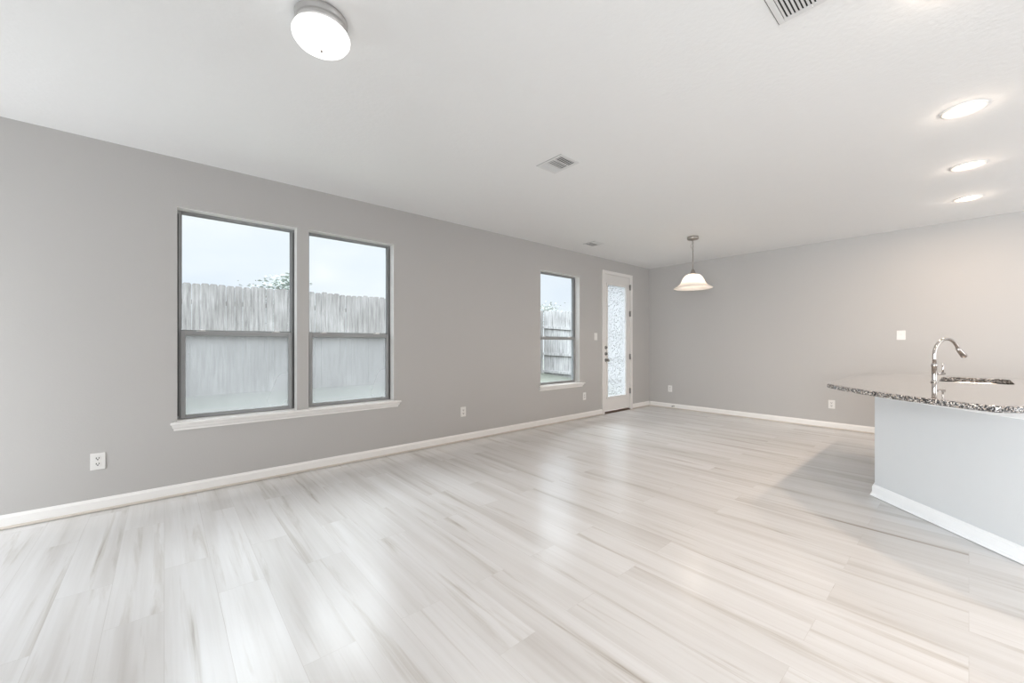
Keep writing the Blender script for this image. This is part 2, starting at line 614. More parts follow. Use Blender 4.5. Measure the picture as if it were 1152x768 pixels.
def skirting(name, runs, h=0.094):
    """runs of (start, end, inward normal) on the floor"""
    root = empty(name)
    structure(root)
    a, b = MB(), MB()
    for p0, p1, nn in runs:
        p0, p1, nn = Vector(p0), Vector(p1), Vector(nn)
        for q, prof in ((a, base_profile(0.014, h)), (b, shoe_profile(0.014, 0.012, 0.019))):
            q.loft([[(p.x + nn.x * d, p.y + nn.y * d, z) for d, z in prof] for p in (p0, p1)], smooth=False)
    tag(a.build('board', 'trim', root), 'white moulded board', kind='structure')
    tag(b.build('shoe_mould', 'shoe', root), kind='structure')
    return root


skirting('baseboard_left', [((REAR_X, D), (5.772, D), (0, -1)), ((6.728, D), (B, D), (0, -1))])
skirting('baseboard_back', [((B, D - 0.027), (B, RIGHT_Y), (-1, 0))])


# ------------------------------------------------------------------ windows
def make_window(name, x0, x1, lower, upper='glass'):
    root = empty(name, (x0, D, WZ0))
    structure(root)
    y = 0.098
    W, Hh = x1 - x0, WZ1 - WZ0
    zm = 1.322 - WZ0
    f = MB()
    fw = 0.028
    fh = 0.020
    f.box(0, fw, y, y + 0.06, 0, Hh).box(W - fw, W, y, y + 0.06, 0, Hh)
    f.box(fw, W - fw, y, y + 0.06, Hh - fh, Hh).box(fw, W - fw, y, y + 0.06, 0, 0.026)
    tag(f.build('window_frame', 'frame', root, bevel=0.003), kind='structure')
    f = MB()                                              # balance tracks beside the lower sash
    f.box(0.006, 0.013, y - 0.004, y + 0.002, 0.03, Hh - 0.03).box(W - 0.013, W - 0.006, y - 0.004, y + 0.002, 0.03, Hh - 0.03)
    tag(f.build('track', 'track', root), kind='structure')
    s = MB()                                              # lower sash stands forward
    sy0, sy1 = y - 0.022, y + 0.012
    a = 0.026
    sw = 0.031
    s.box(a, a + sw, sy0, sy1, 0.006, zm + 0.018).box(W - a - sw, W - a, sy0, sy1, 0.006, zm + 0.018)
    s.box(a + sw, W - a - sw, sy0, sy1, zm - 0.020, zm + 0.018).box(a + sw, W - a - sw, sy0, sy1, 0.006, 0.040)
    sash = tag(s.build('lower_sash', 'frame', root, bevel=0.004), kind='structure')
    u = MB().box(fw, W - fw, y + 0.014, y + 0.040, zm - 0.004, zm + 0.030)
    u.box(fw, fw + 0.007, y + 0.014, y + 0.040, zm + 0.030, Hh - fh).box(W - fw - 0.007, W - fw, y + 0.014, y + 0.040, zm + 0.030, Hh - fh)
    u.box(fw, W - fw, y + 0.014, y + 0.040, Hh - fh - 0.005, Hh - fh)
    tag(u.build('upper_sash', 'frame', root, bevel=0.002), kind='structure')
    g = MB().box(a + sw - 0.004, W - a - sw + 0.004, y - 0.008, y - 0.004, 0.036, zm - 0.016)
    tag(g.build('lower_pane', lower, root), 'fogged lower pane' if lower == 'fog_glass' else None, kind='structure')
    g = MB().box(fw + 0.004, W - fw - 0.004, y + 0.024, y + 0.028, zm + 0.026, Hh - fh - 0.003)
    tag(g.build('upper_pane', upper, root), kind='structure')
    for cx in (0.16, W - 0.16):                           # sash locks on the meeting rail
        k = MB().box(cx - 0.032, cx + 0.032, sy0 + 0.004, sy0 + 0.024, zm + 0.018, zm + 0.024)
        k.lathe([(0.011, 0.0), (0.011, 0.007), (0.006, 0.011)], (cx, sy0 + 0.014, zm + 0.024), 16)
        k.box(cx - 0.004, cx + 0.026, sy0 - 0.002, sy0 + 0.010, zm + 0.026, zm + 0.033)
        tag(k.build('sash_lock', 'vent', root), kind='structure')
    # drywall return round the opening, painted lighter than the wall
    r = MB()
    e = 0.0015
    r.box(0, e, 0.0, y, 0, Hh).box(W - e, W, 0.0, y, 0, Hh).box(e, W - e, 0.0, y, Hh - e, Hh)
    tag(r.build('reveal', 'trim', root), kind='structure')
    return root


make_window('window_1', *W1, 'fog_glass')
make_window('window_2', *W2, 'fog_glass')
make_window('window_3', *W3, 'glass', 'glass')


def stool(name, x0, x1, spans):
    """window stool: nosing over a moulded apron with mitred ends, tongues in the openings"""
    root = structure(empty(name))
    t = MB()
    yb = D
    prof = [(0.048, WZ0 - 0.004), (0.050, WZ0 - 0.010), (0.048, WZ0 - 0.018), (0.036, WZ0 - 0.024), (0.028, WZ0 - 0.044), (0.014, WZ0 - 0.058), (0.012, WZ0 - 0.072), (0.0, WZ0 - 0.072)]
    prof = [(0.0, WZ0 + 0.0), (0.044, WZ0 + 0.0)] + prof
    big = 0.050
    rings = [[(x0 + (big - d) * 0.6, yb - d, z) for d, z in prof], [(x1 - (big - d) * 0.6, yb - d, z) for d, z in prof]]
    t.loft(rings, smooth=False)
    tag(t.build('stool', 'trim', root), kind='structure')
    for a, b in spans:
        q = MB().box(a + 0.002, b - 0.002, D, D + 0.097, WZ0 - 0.0005, WZ0 + 0.004)
        tag(q.build('sill_board', 'trim', root), kind='structure')
    return root


stool('trim_1', 0.035, 2.002, [W1, W2])
stool('trim_2', 4.205, 5.255, [W3])

# ------------------------------------------------------------------ door
door = structure(empty('door_1', (0, D, 0)))
c = MB()
for x0, x1, z0, z1 in ((5.773, 5.842, 0, 2.536), (6.658, 6.727, 0, 2.536), (5.842, 6.658, 2.478, 2.536)):
    c.box(x0, x1, -0.016, 0.0, z0, z1)
tag(c.build('casing', 'door', door, bevel=0.004), kind='structure')
j = MB().box(DX0, DX0 + 0.013, 0, T, 0, DZ1).box(DX1 - 0.013, DX1, 0, T, 0, DZ1).box(DX0 + 0.013, DX1 - 0.013, 0, T, DZ1 - 0.013, DZ1)
tag(j.build('jamb', 'door', door), kind='structure')
LX0, LX1, LZ0, LZ1 = 5.851, 6.649, 0.045, 2.470
GX0, GX1, GZ0, GZ1 = 5.945, 6.512, 0.293, 2.288
l = MB()
l.box(LX0, GX0 - 0.02, 0.004, 0.048, LZ0, LZ1).box(GX1 + 0.02, LX1, 0.004, 0.048, LZ0, LZ1)
l.box(GX0 - 0.02, GX1 + 0.02, 0.004, 0.048, GZ1 + 0.02, LZ1).box(GX0 - 0.02, GX1 + 0.02, 0.004, 0.048, LZ0, GZ0 - 0.02)
leaf = tag(l.build('door_leaf', 'door', door), 'tall white leaf', kind='structure')
l = MB()
for x0, x1, z0, z1 in ((GX0 - 0.034, GX0, GZ0 - 0.034, GZ1 + 0.034), (GX1, GX1 + 0.034, GZ0 - 0.034, GZ1 + 0.034), (GX0, GX1, GZ0 - 0.034, GZ0), (GX0, GX1, GZ1, GZ1 + 0.034)):
    l.box(x0, x1, -0.008, 0.012, z0, z1)
tag(l.build('glazing_bead', 'door', door, bevel=0.005), kind='structure')
g = MB().box(GX0 - 0.01, GX1 + 0.01, 0.020, 0.026, GZ0 - 0.01, GZ1 + 0.01)
tag(g.build('glass_panel', 'rain', door), 'white patterned rain glass', kind='structure')
t = MB().prism([(-0.012, 0.0), (0.15, 0.0), (0.15, 0.026), (0.03, 0.026), (-0.004, 0.010)], DX0 + 0.013, DX1 - 0.013, axis=0)
tag(t.build('threshold', 'threshold', door), 'dark bronze threshold', kind='structure')
for z in (2.302, 1.804, 0.996, 0.352):
    hq = MB().lathe([(0.0085, -0.052), (0.0085, 0.052)], (6.6535, -0.0115, z), 14)
    hq.box(6.634, 6.650, -0.001, 0.0045, z - 0.05, z + 0.05)
    tag(hq.build('hinge', 'hinge', door), 'dark satin hinge', kind='structure')
RY = Matrix.Rotation(PI / 2, 4, 'X')                 # z axis -> towards the room (-y)
for z, kind in ((1.172, 'deadbolt'), (1.062, 'thumb_latch'), (0.948, 'door_knob')):
    k = MB()
    if kind == 'deadbolt':
        k.lathe([(0.030, 0), (0.030, 0.008), (0.022, 0.014), (0.010, 0.016)], (5.893, 0.004, z), 24, RY)
        k.box(5.890, 5.896, -0.034, -0.010, z - 0.016, z + 0.016)
    elif kind == 'thumb_latch':
        k.lathe([(0.030, 0), (0.030, 0.010), (0.024, 0.018), (0.012, 0.020)], (5.893, 0.004, z), 24, RY)
        k.box(5.889, 5.897, -0.036, -0.014, z - 0.018, z + 0.018)
    else:
        k.lathe([(0.032, 0), (0.032, 0.008), (0.013, 0.014), (0.012, 0.030), (0.024, 0.040), (0.029, 0.052), (0.026, 0.064), (0.012, 0.070)], (5.895, 0.004, z), 28, RY)
    tag(k.build(kind, 'hinge', door), kind='structure')


# ------------------------------------------------------------------ kitchen bar
R2 = math.sqrt(0.5)


def UN(u, nn):
    """u runs along the bar front, nn is the distance out of it"""
    return Vector((-R2 * u - R2 * nn, -R2 * u + R2 * nn))


WN = -3.842 * R2
corner = (4.345, 0.503)
bar_end = UN(-2.27, WN)
inner_end = UN(-2.27, WN - 0.5)
out_poly = [Vector(corner), bar_end, inner_end, Vector((5.92, -0.72)), Vector((5.92, 0.503))]
if True:
    cx_ = sum((q.x for q in out_poly)) / 5
    cy_ = sum((q.y for q in out_poly)) / 5


def inset(poly, d):
    res = []
    k = len(poly)
    area2 = sum(poly[i].x * poly[(i + 1) % k].y - poly[(i + 1) % k].x * poly[i].y for i in range(k))
    sg = 1 if area2 > 0 else -1
    for i in range(k):
        a, b, c_ = poly[i - 1], poly[i], poly[(i + 1) % k]
        d1, d2 = (b - a).normalized(), (c_ - b).normalized()
        n1, n2 = Vector((-d1.y, d1.x)) * sg, Vector((-d2.y, d2.x)) * sg
        bis = (n1 + n2).normalized()
        res.append(b + bis * d / max(0.2, bis.dot(n1)))
    return res


def ring_prism(mb, outer, inner, z0, z1):
    k = len(outer)
    v = [(q.x, q.y, z) for z in (z0, z1) for q in outer] + [(q.x, q.y, z) for z in (z0, z1) for q in inner]
    f = []
    for i in range(k):
        j2 = (i + 1) % k
        f += [(i, j2, k + j2, k + i), (2 * k + i, 3 * k + i, 3 * k + j2, 2 * k + j2), (k + i, k + j2, 3 * k + j2, 3 * k + i), (i, 2 * k + i, 2 * k + j2, j2)]
    return mb.add(v, f)


bar = empty('kitchen_bar', (4.345, 0.503, 0))
tag(bar, 'pale grey angled half wall carrying the granite worktop', 'kitchen bar')


def rel(poly):
    return [Vector((q.x - 4.345, q.y - 0.503)) for q in poly]


ring_prism(MB(), rel(out_poly), rel(inset(out_poly, 0.10)), 0.0, 0.879).build('half_wall', 'bar_wall', bar, bevel=0.004)
for nm, h0, h1, prof, mt in (('baseboard', 0, 0, base_profile(0.016, 0.094), 'bar_trim'), ('shoe_mould', 0, 0, shoe_profile(0.016, 0.013, 0.02), 'bar_trim'),
                             ('apron', 0, 0, [(0, 0.808), (0.013, 0.808), (0.016, 0.812), (0.016, 0.878), (0, 0.878)], 'bar_trim')):
    q = MB()
    base = rel(out_poly)
    # an open run: kitchen-side end, angled front, room-side return
    order = [4, 0, 1, 2]
    rings = []
    for d, z in prof:
        off = inset(base, -d)
        rings.append([(off[i].x, off[i].y, z) for i in order])
    rings = list(map(list, zip(*rings)))
    q.loft(rings, smooth=False)
    q.build(nm, mt, bar)

# worktop: bowed front, straight end edges, a cut-out for the sink
ZT, ZB = 0.915, 0.880


def round_corner(a, b, c_, r, k=6):
    a, b, c_ = Vector(a), Vector(b), Vector(c_)
    d1, d2 = (a - b).normalized(), (c_ - b).normalized()
    ang = d1.angle(d2)
    t = r / math.tan(ang / 2)
    p0, p1 = b + d1 * t, b + d2 * t
    ctr = b + (d1 + d2).normalized() * (r / math.sin(ang / 2))
    a0 = math.atan2(p0.y - ctr.y, p0.x - ctr.x)
    a1 = math.atan2(p1.y - ctr.y, p1.x - ctr.x)
    while a1 - a0 > PI:
        a1 -= 2 * PI
    while a1 - a0 < -PI:
        a1 += 2 * PI
    return [Vector((ctr.x + r * math.cos(a0 + (a1 - a0) * i / k), ctr.y + r * math.sin(a0 + (a1 - a0) * i / k))) for i in range(k + 1)]


def arc_n(u):
    return -2.232 - 0.24 * (u + 2.82) ** 2


arc = [UN(-3.32 + (1.10) * i / 22.0, arc_n(-3.32 + 1.10 * i / 22.0)) for i in range(23)]
left_corner = UN(-3.385, arc_n(-3.385))
left_corner = Vector((left_corner.x, 0.752))
right_corner = UN(-2.19, arc_n(-2.19))
back_left = Vector((5.97, 0.752))
end_in = UN(-2.19, WN - 0.56)
outline = [Vector((5.97, -0.80)), back_left]
outline += round_corner(back_left, left_corner, arc[1], 0.025)
outline += arc[1:-1]
outline += round_corner(arc[-2], right_corner, end_in, 0.035)
outline += [end_in]
FWD = Vector((math.cos(YAW), math.sin(YAW)))
RGT = Vector((math.sin(YAW), -math.cos(YAW)))
FWD, RGT = Vector((1, 0)), Vector((0, -1))
SC = Vector((5.33, -0.035))
SA, SB_ = 0.205, 0.385


def rrect(a, b, r, k=7):
    pts = []
    for sx, sy, s0 in ((1, 1, 0), (-1, 1, 90), (-1, -1, 180), (1, -1, 270)):
        for i in range(k + 1):
            t = math.radians(s0 + 90 * i / k)
            pts.append((sx * (a - r) + r * math.cos(t), sy * (b - r) + r * math.sin(t)))
    return pts


def sink_xy(pts):
    return [SC + RGT * p[0] + FWD * p[1] for p in pts]


hole = sink_xy(rrect(SA, SB_, 0.11))
ctop = empty('granite_worktop', (4.345, 0.503, ZB))
tag(ctop, 'dark speckled granite worktop with bowed front on the half wall', 'worktop')
bm = bmesh.new()


def edge_loops(poly, levels):
    """levels of (inset, z): one vertex loop each"""
    loops = []
    for d, z in levels:
        pp = inset(poly, d) if d else poly
        loops.append([bm.verts.new((q.x - 4.345, q.y - 0.503, z - ZB)) for q in pp])
    return loops


lv = [(0.006, ZB), (0.0015, ZB + 0.003), (0, ZB + 0.008), (0, ZT - 0.010), (0.002, ZT - 0.005), (0.005, ZT - 0.002), (0.011, ZT)]
outer = edge_loops(outline, lv)
innr = edge_loops(hole, [(0, ZB), (0, ZT - 0.003), (-0.003, ZT)])
for lp in (outer, innr):
    for a, b in zip(lp[:-1], lp[1:]):
        for i in range(len(a)):
            k = (i + 1) % len(a)
            fc = bm.faces.new((a[i], a[k], b[k], b[i]))
            fc.smooth = lp is outer
for oi, ii in ((outer[0], innr[0]), (outer[-1], innr[-1])):
    es = []
    for lp in (oi, ii):
        for i in range(len(lp)):
            e = bm.edges.get((lp[i], lp[(i + 1) % len(lp)]))
            es.append(e)
    bmesh.ops.triangle_fill(bm, edges=es, use_beauty=True, use_dissolve=False)
bmesh.ops.recalc_face_normals(bm, faces=bm.faces)
me = bpy.data.meshes.new('slab')
bm.to_mesh(me)
bm.free()
me.materials.append(M['granite'])
o = bpy.data.objects.new('slab', me)
COL.objects.link(o)
o.parent = ctop

# sink under the cut-out
sk = empty('kitchen_sink', (SC.x, SC.y, ZB - 0.001), math.atan2(RGT.y, RGT.x))
tag(sk, 'stainless steel bowl sunk below the cut-out in the granite', 'sink')
q = MB()
rings = []
for a, b, r, z in ((SA + 0.02, SB_ + 0.02, 0.12, 0.0), (SA + 0.004, SB_ + 0.004, 0.112, 0.0), (SA - 0.004, SB_ - 0.004, 0.11, -0.02), (SA - 0.02, SB_ - 0.02, 0.10, -0.15),
                   (SA - 0.05, SB_ - 0.05, 0.08, -0.185), (0.05, 0.05, 0.045, -0.195)):
    rings.append([(x, y, z) for x, y in rrect(a, b, r)])
q.loft(rings, cap=False)
bowl = q.build('bowl', 'steel', sk)
q = MB().lathe([(0.060, 0.002), (0.055, 0.004), (0.045, -0.004), (0.02, -0.006)], (0, 0, -0.195), 28)
q.build('drain', 'chrome', sk)

# faucet
FX, FY = 4.792, 0.188
fd = Vector((0.87, -0.49, 0)).normalized()
fa = empty('kitchen_faucet', (FX, FY, ZT), math.atan2(fd.y, fd.x))
tag(fa, 'polished chrome gooseneck faucet standing beside the sink', 'faucet')
q = MB().lathe([(0.024, 0.0), (0.024, 0.005), (0.019, 0.009), (0.0165, 0.016), (0.0165, 0.128), (0.0195, 0.132), (0.0195, 0.150), (0.0135, 0.158)], seg=28)
q.build('body', 'chrome', fa)
RA = 0.136
pts = [(0, 0, 0.15), (0, 0, 0.20), (0, 0, 0.225)]
for i in range(1, 15):
    t = PI - PI * 0.88 * i / 14
    pts.append((RA + RA * math.cos(t), 0, 0.225 + RA * 0.98 * math.sin(t)))
q = MB().tube(pts, 0.0125, 16)
q.build('spout', 'chrome', fa)
e1, e0 = Vector(pts[-1]), Vector(pts[-2])
dr = (e1 - e0).normalized()
dr = (dr + Vector((0.55, 0, 0))).normalized()
q = MB().tube([e1 - dr * 0.012, e1 + dr * 0.012, e1 + dr * 0.05, e1 + dr * 0.085, e1 + dr * 0.092], [0.0145, 0.0165, 0.019, 0.0225, 0.020], 20)
head = q.build('spray_head', 'chrome', fa)
q = MB().tube([e1 + dr * 0.0915, e1 + dr * 0.095], [0.018, 0.0175], 18)
q.build('nozzle', 'rubber', head)
q = MB().tube([(0.014, 0, 0.072), (0.055, 0, 0.072), (0.108, 0, 0.072), (0.114, 0, 0.072)], [0.0105, 0.0105, 0.0115, 0.007], 16)
hd = q.build('valve_stem', 'chrome', fa)
q = MB().tube([(0.092, 0, 0.078), (0.093, 0, 0.110), (0.095, 0, 0.150), (0.0955, 0, 0.155)], [0.0065, 0.0060, 0.0075, 0.004], 12)
q.build('lever', 'chrome', fa)


# ------------------------------------------------------------------ outlets and switches
def wall_device(name, loc, rz, label, cat, kind, wpl=0.079, hpl=0.124, group=None):
    """built facing -y: plate with receptacle, rocker or jack"""
    root = tag(empty(name, loc, rz), label, cat, group)
    q = MB().box(-wpl / 2, wpl / 2, -0.007, 0, -hpl / 2, hpl / 2)
    q.build('cover_plate', 'plate', root, bevel=0.0035)
    if kind == 'outlet':
        for s in (-1, 1):
            zc = s * 0.0205
            pl = []
            for i in range(28):
                t = 2 * PI * i / 28
                pl.append((max(-0.0155, min(0.0155, 0.0185 * math.cos(t))), zc + 0.0145 * math.sin(t)))
            rc = MB().prism(pl, -0.0095, -0.0068, axis=1).build('receptacle', 'plate', root)
            sl = MB().box(-0.0098, -0.0050, -0.0104, -0.0093, zc - 0.0020, zc + 0.0090).box(0.0050, 0.0094, -0.0104, -0.0093, zc - 0.0010, zc + 0.0085)
            sl.lathe([(0.0042, 0), (0.0042, 0.0011)], (0, -0.0093, zc - 0.0072), 12, RY)
            sl.build('slot', 'slot', rc)
        MB().lathe([(0.0032, 0), (0.0030, 0.0012), (0.001, 0.0016)], (0, -0.0068, 0), 14, RY).build('screw', 'plate', root)
    else:
        q = MB().box(-0.0175, 0.0175, -0.0082, -0.0068, -0.0345, 0.0345)
        q.build('rocker_surround', 'plate', root, bevel=0.001)
        q = MB().prism([(-0.0080, -0.031), (-0.0080, 0.031), (-0.0125, 0.031), (-0.0090, 0.0), (-0.0095, -0.031)], -0.0148, 0.0148, axis=0)
        q.build('rocker', 'plate', root, bevel=0.0008)
        for z in (-0.048, 0.048):
            MB().lathe([(0.0032, 0), (0.0030, 0.0012), (0.001, 0.0016)], (0, -0.0068, z), 14, RY).build('screw', 'plate', root)
    return root


wall_device('wall_outlet', (-0.369, D, 0.368), 0, 'white outlet low on the window wall, left of the paired windows', 'outlet', 'outlet')
wall_device('wall_outlet', (2.862, D, 0.373), 0, 'white outlet low on the window wall between the paired windows and narrow window', 'outlet', 'outlet')
wall_device('wall_outlet', (5.288, D, 0.363), 0, 'white outlet between the narrow window and the glazed door', 'outlet', 'outlet')
wall_device('wall_outlet', (B, 3.782, 0.376), -PI / 2, 'white outlet on the end wall near the room corner', 'outlet', 'outlet')
wall_device('wall_outlet', (B, 1.317, 0.353), -PI / 2, 'white outlet on the end wall below the tip of the granite worktop', 'outlet', 'outlet')
wall_device('light_switch', (5.596, D, 1.362), 0, 'white rocker switch on the window wall beside the glazed door', 'light switch', 'switch', 0.085)
wall_device('light_switch', (B, 0.590, 1.349), -PI / 2, 'white rocker switch on the end wall above the granite worktop', 'light switch', 'switch', 0.085)

# door stop on the far skirting
ds = tag(empty('door_stop', (B - 0.0145, 3.702, 0.052), -PI / 2), 'small spring door stop with dark tip on the end wall baseboard', 'door stop')
MB().lathe([(0.013, 0), (0.013, 0.003), (0.008, 0.007)], (0, 0, 0), 18, RY).build('mounting_disc', 'nickel', ds)
pts = [(0.0055 * math.cos(2 * PI * t / 8), -0.006 - 0.052 * t / 96, 0.0055 * math.sin(2 * PI * t / 8)) for t in range(97)]
MB().tube(pts, 0.0011, 6).build('spring', 'nickel', ds)
MB().lathe([(0.0075, 0.054), (0.009, 0.058), (0.009, 0.070), (0.006, 0.074)], (0, 0, 0), 18, RY).build('bumper', 'rubber', ds)

# ------------------------------------------------------------------ flush ceiling light
fl = tag(empty('ceiling_light', (0.55, 1.975, H)), 'round flush ceiling light with white glass bowl and nickel pan', 'ceiling light')
MB().lathe([(0.108, 0.0), (0.112, -0.006), (0.112, -0.020), (0.107, -0.026), (0.107, -0.034), (0.111, -0.038), (0.111, -0.052), (0.105, -0.060), (0.09, -0.060)], seg=56).build('pan', 'pan', fl)
MB().lathe([(0.104, -0.0605), (0.118, -0.070), (0.124, -0.084), (0.121, -0.100), (0.108, -0.118), (0.085, -0.133), (0.055, -0.143), (0.025, -0.148), (0.004, -0.149)], seg=56).build('glass_bowl', 'diffuser', fl)
MB().lathe([(0.005, -0.148), (0.006, -0.153), (0.004, -0.158), (0.001, -0.160)], seg=16).build('finial', 'nickel', fl)


# ------------------------------------------------------------------ recessed downlights
def downlight(x, y, label, group=None, watts=14.5):
    root = tag(empty('recessed_downlight', (x, y, H)), label, 'recessed light', group)
    MB().lathe([(0.104, 0.0), (0.105, -0.004), (0.101, -0.008), (0.093, -0.009), (0.074, -0.003), (0.062, -0.0015)], seg=48, closed=True).build('trim_ring', 'baffle', root)
    MB().lathe([(0.063, -0.002), (0.058, -0.007), (0.044, -0.012), (0.022, -0.015), (0.003, -0.016)], seg=48).build('lens', 'lens', root)
    a = area('downlight_lamp', (x, y, H - 0.021), (0, 0, 0), 0.13, 0.13, watts, (1.0, 0.74, 0.54), shape='DISK')
    g_ = bpy.data.lights.new('downlight_glow', 'POINT')
    g_.energy = 0.9
    g_.color = (1.0, 0.82, 0.66)
    g_.shadow_soft_size = 0.02
    go = bpy.data.objects.new('downlight_glow', g_)
    go.location = (x, y, H - 0.045)
    COL.objects.link(go)
    return root


downlight(3.875, 0.022, 'recessed downlight farthest from the end wall, largest of the three lit discs')
downlight(5.127, 0.005, 'recessed downlight in the middle of the three lit discs')
downlight(6.268, 0.006, 'recessed downlight nearest the end wall, smallest of the three lit discs', watts=9.5)
downlight(2.45, 0.03, 'recessed downlight overhead, in line before the three lit discs')


# ------------------------------------------------------------------ ceiling vents
def register(name, cx, cy, lx, ly, label, bands, rz=0.0, shade_axis='x'):
    """stamped register: flange, dark duct behind, bands of louvres; bands of (y0, y1, pitch, tilt, along)"""
    root = tag(empty(name, (cx, cy, H), rz), label, 'air vent')
    fl_ = 0.024
    q = MB()
    for x0, x1, y0, y1 in ((-lx / 2, lx / 2, -ly / 2, -ly / 2 + fl_), (-lx / 2, lx / 2, ly / 2 - fl_, ly / 2),
                           (-lx / 2, -lx / 2 + fl_, -ly / 2 + fl_, ly / 2 - fl_), (lx / 2 - fl_, lx / 2, -ly / 2 + fl_, ly / 2 - fl_)):
        q.box(x0, x1, y0, y1, -0.006, -0.0005)
    for b in bands[:-1]:
        q.box(-lx / 2 + fl_, lx / 2 - fl_, b[1], b[1] + 0.012, -0.006, -0.001)
    q.build('flange', 'vent', root, bevel=0.0015)
    MB().box(-lx / 2 + fl_ - 0.002, lx / 2 - fl_ + 0.002, -ly / 2 + fl_ - 0.002, ly / 2 - fl_ + 0.002, -0.0012, -0.0002).build('duct', 'duct', root)
    for y0, y1, pitch, tilt, along in bands:
        q = MB()
        if along == 'x':
            k = int((y1 - y0) / pitch)
            for i in range(k):
                yc = y0 + (i + 0.5) * (y1 - y0) / k
                mt = Matrix.Translation((0, yc, -0.0055)) @ Matrix.Rotation(tilt, 4, 'X')
                q.box(-lx / 2 + fl_, lx / 2 - fl_, -pitch * 0.34, pitch * 0.34, -0.0006, 0.0006, mt)
        else:
            wx = lx - 2 * fl_
            k = int(wx / pitch)
            for i in range(k):
                xc = -wx / 2 + (i + 0.5) * wx / k
                mt = Matrix.Translation((xc, (y0 + y1) / 2, -0.0055)) @ Matrix.Rotation(tilt, 4, 'Y')
                q.box(-pitch * 0.34, pitch * 0.34, -(y1 - y0) / 2, (y1 - y0) / 2, -0.0006, 0.0006, mt)
        q.build('louvre', 'vent', root)
    q = MB().box(-lx / 2, lx / 2, ly / 2 - 0.0005, ly / 2 + 0.0022, -0.004, -0.0002) if shade_axis == 'y' else MB().box(-lx / 2 - 0.002, -lx / 2 + 0.0005, -ly / 2, ly / 2, -0.004, -0.0002)
    q.build('edge_shade', 'duct' if shade_axis == 'y' else 'frame', root)  # dark strip painted in for the shade line along the flange edge
    for sx in (-1, 1):
        MB().lathe([(0.004, -0.0055), (0.0035, -0.0072), (0.001, -0.0078)], (sx * (lx / 2 - 0.011), 0, 0), 12).build('screw', 'vent', root)
    return root


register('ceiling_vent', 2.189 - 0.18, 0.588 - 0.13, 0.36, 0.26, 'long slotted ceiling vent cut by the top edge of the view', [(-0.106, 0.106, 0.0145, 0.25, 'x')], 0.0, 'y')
b3 = [(-0.116, -0.048, 0.022, -0.25, 'y'), (-0.036, 0.036, 0.022, -0.15, 'y'), (0.048, 0.116, 0.0165, 0.65, 'y')]
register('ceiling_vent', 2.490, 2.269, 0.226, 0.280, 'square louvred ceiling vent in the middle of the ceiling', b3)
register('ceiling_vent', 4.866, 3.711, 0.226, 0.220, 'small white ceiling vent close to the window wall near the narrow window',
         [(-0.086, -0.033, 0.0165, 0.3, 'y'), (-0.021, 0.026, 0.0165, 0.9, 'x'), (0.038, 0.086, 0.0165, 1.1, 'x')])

# ------------------------------------------------------------------ pendant
PX, PY = 5.617, 2.558
pe = tag(empty('pendant_lamp', (PX, PY, H)), 'bell shaped alabaster glass pendant lamp hanging from a chain', 'pendant lamp')
MB().lathe([(0.072, 0.0), (0.075, -0.008), (0.074, -0.030), (0.066, -0.038), (0.022, -0.043), (0.010, -0.050)], seg=36).build('canopy', 'nickel', pe)


def link(c, a, b, r, turn):
    pts = []
    for i in range(21):
        t = 2 * PI * i / 20
        x, z = a * math.cos(t), b * math.sin(t)
        pts.append((c[0] + x * math.cos(turn), c[1] + x * math.sin(turn), c[2] + z))
    return MB().tube(pts, r, 8)


z = -0.056
i = 0
while z > -0.20:
    link((0, 0, z), 0.0085, 0.0165, 0.0024, i * PI / 2).build('chain_link', 'nickel', pe)
    z -= 0.027
    i += 1
pts = [(0.012 * math.sin(5 * t) * (1 - t), 0.012 * math.cos(4 * t) * (1 - t), -0.04 - 0.17 * t) for t in [q / 20 for q in range(21)]]
MB().tube(pts, 0.0028, 8).build('cord', 'nickel', pe)
pts = [(-0.004 - 0.020 * math.sin(PI * t), 0.020 * math.sin(PI * t), -0.085 - 0.09 * t) for t in [q / 12 for q in range(13)]]
MB().tube(pts, 0.0022, 8).build('cord_slack', 'nickel', pe)
MB().tube([(0, 0, -0.195), (0, 0, -0.46)], 0.0062, 14).build('stem', 'nickel', pe)
MB().lathe([(0.008, -0.452), (0.020, -0.462), (0.026, -0.480), (0.032, -0.500), (0.044, -0.518), (0.046, -0.528), (0.03, -0.530)], seg=32).build('socket_cap', 'nickel', pe)
prof = [(0.040, -0.524), (0.070, -0.528), (0.098, -0.542), (0.122, -0.568), (0.142, -0.602), (0.156, -0.636), (0.174, -0.666), (0.204, -0.692), (0.240, -0.712), (0.252, -0.722),
        (0.248, -0.727), (0.236, -0.718), (0.200, -0.698), (0.169, -0.671), (0.151, -0.640), (0.137, -0.605), (0.117, -0.573), (0.095, -0.548), (0.068, -0.534), (0.040, -0.530)]
MB().lathe(prof, seg=64, closed=True).build('lamp_shade', 'shade', pe)
MB().lathe([(0.014, -0.530), (0.015, -0.560), (0.030, -0.590), (0.034, -0.612), (0.026, -0.640), (0.008, -0.652)], seg=24).build('bulb', 'bulb', pe)
pl = bpy.data.lights.new('pendant_bulb_light', 'POINT')
pl.energy = 3.6
pl.color = (1.0, 0.90, 0.79)
pl.shadow_soft_size = 0.09
po = bpy.data.objects.new('pendant_bulb_light', pl)
po.location = (PX, PY, H - 0.625)
COL.objects.link(po)

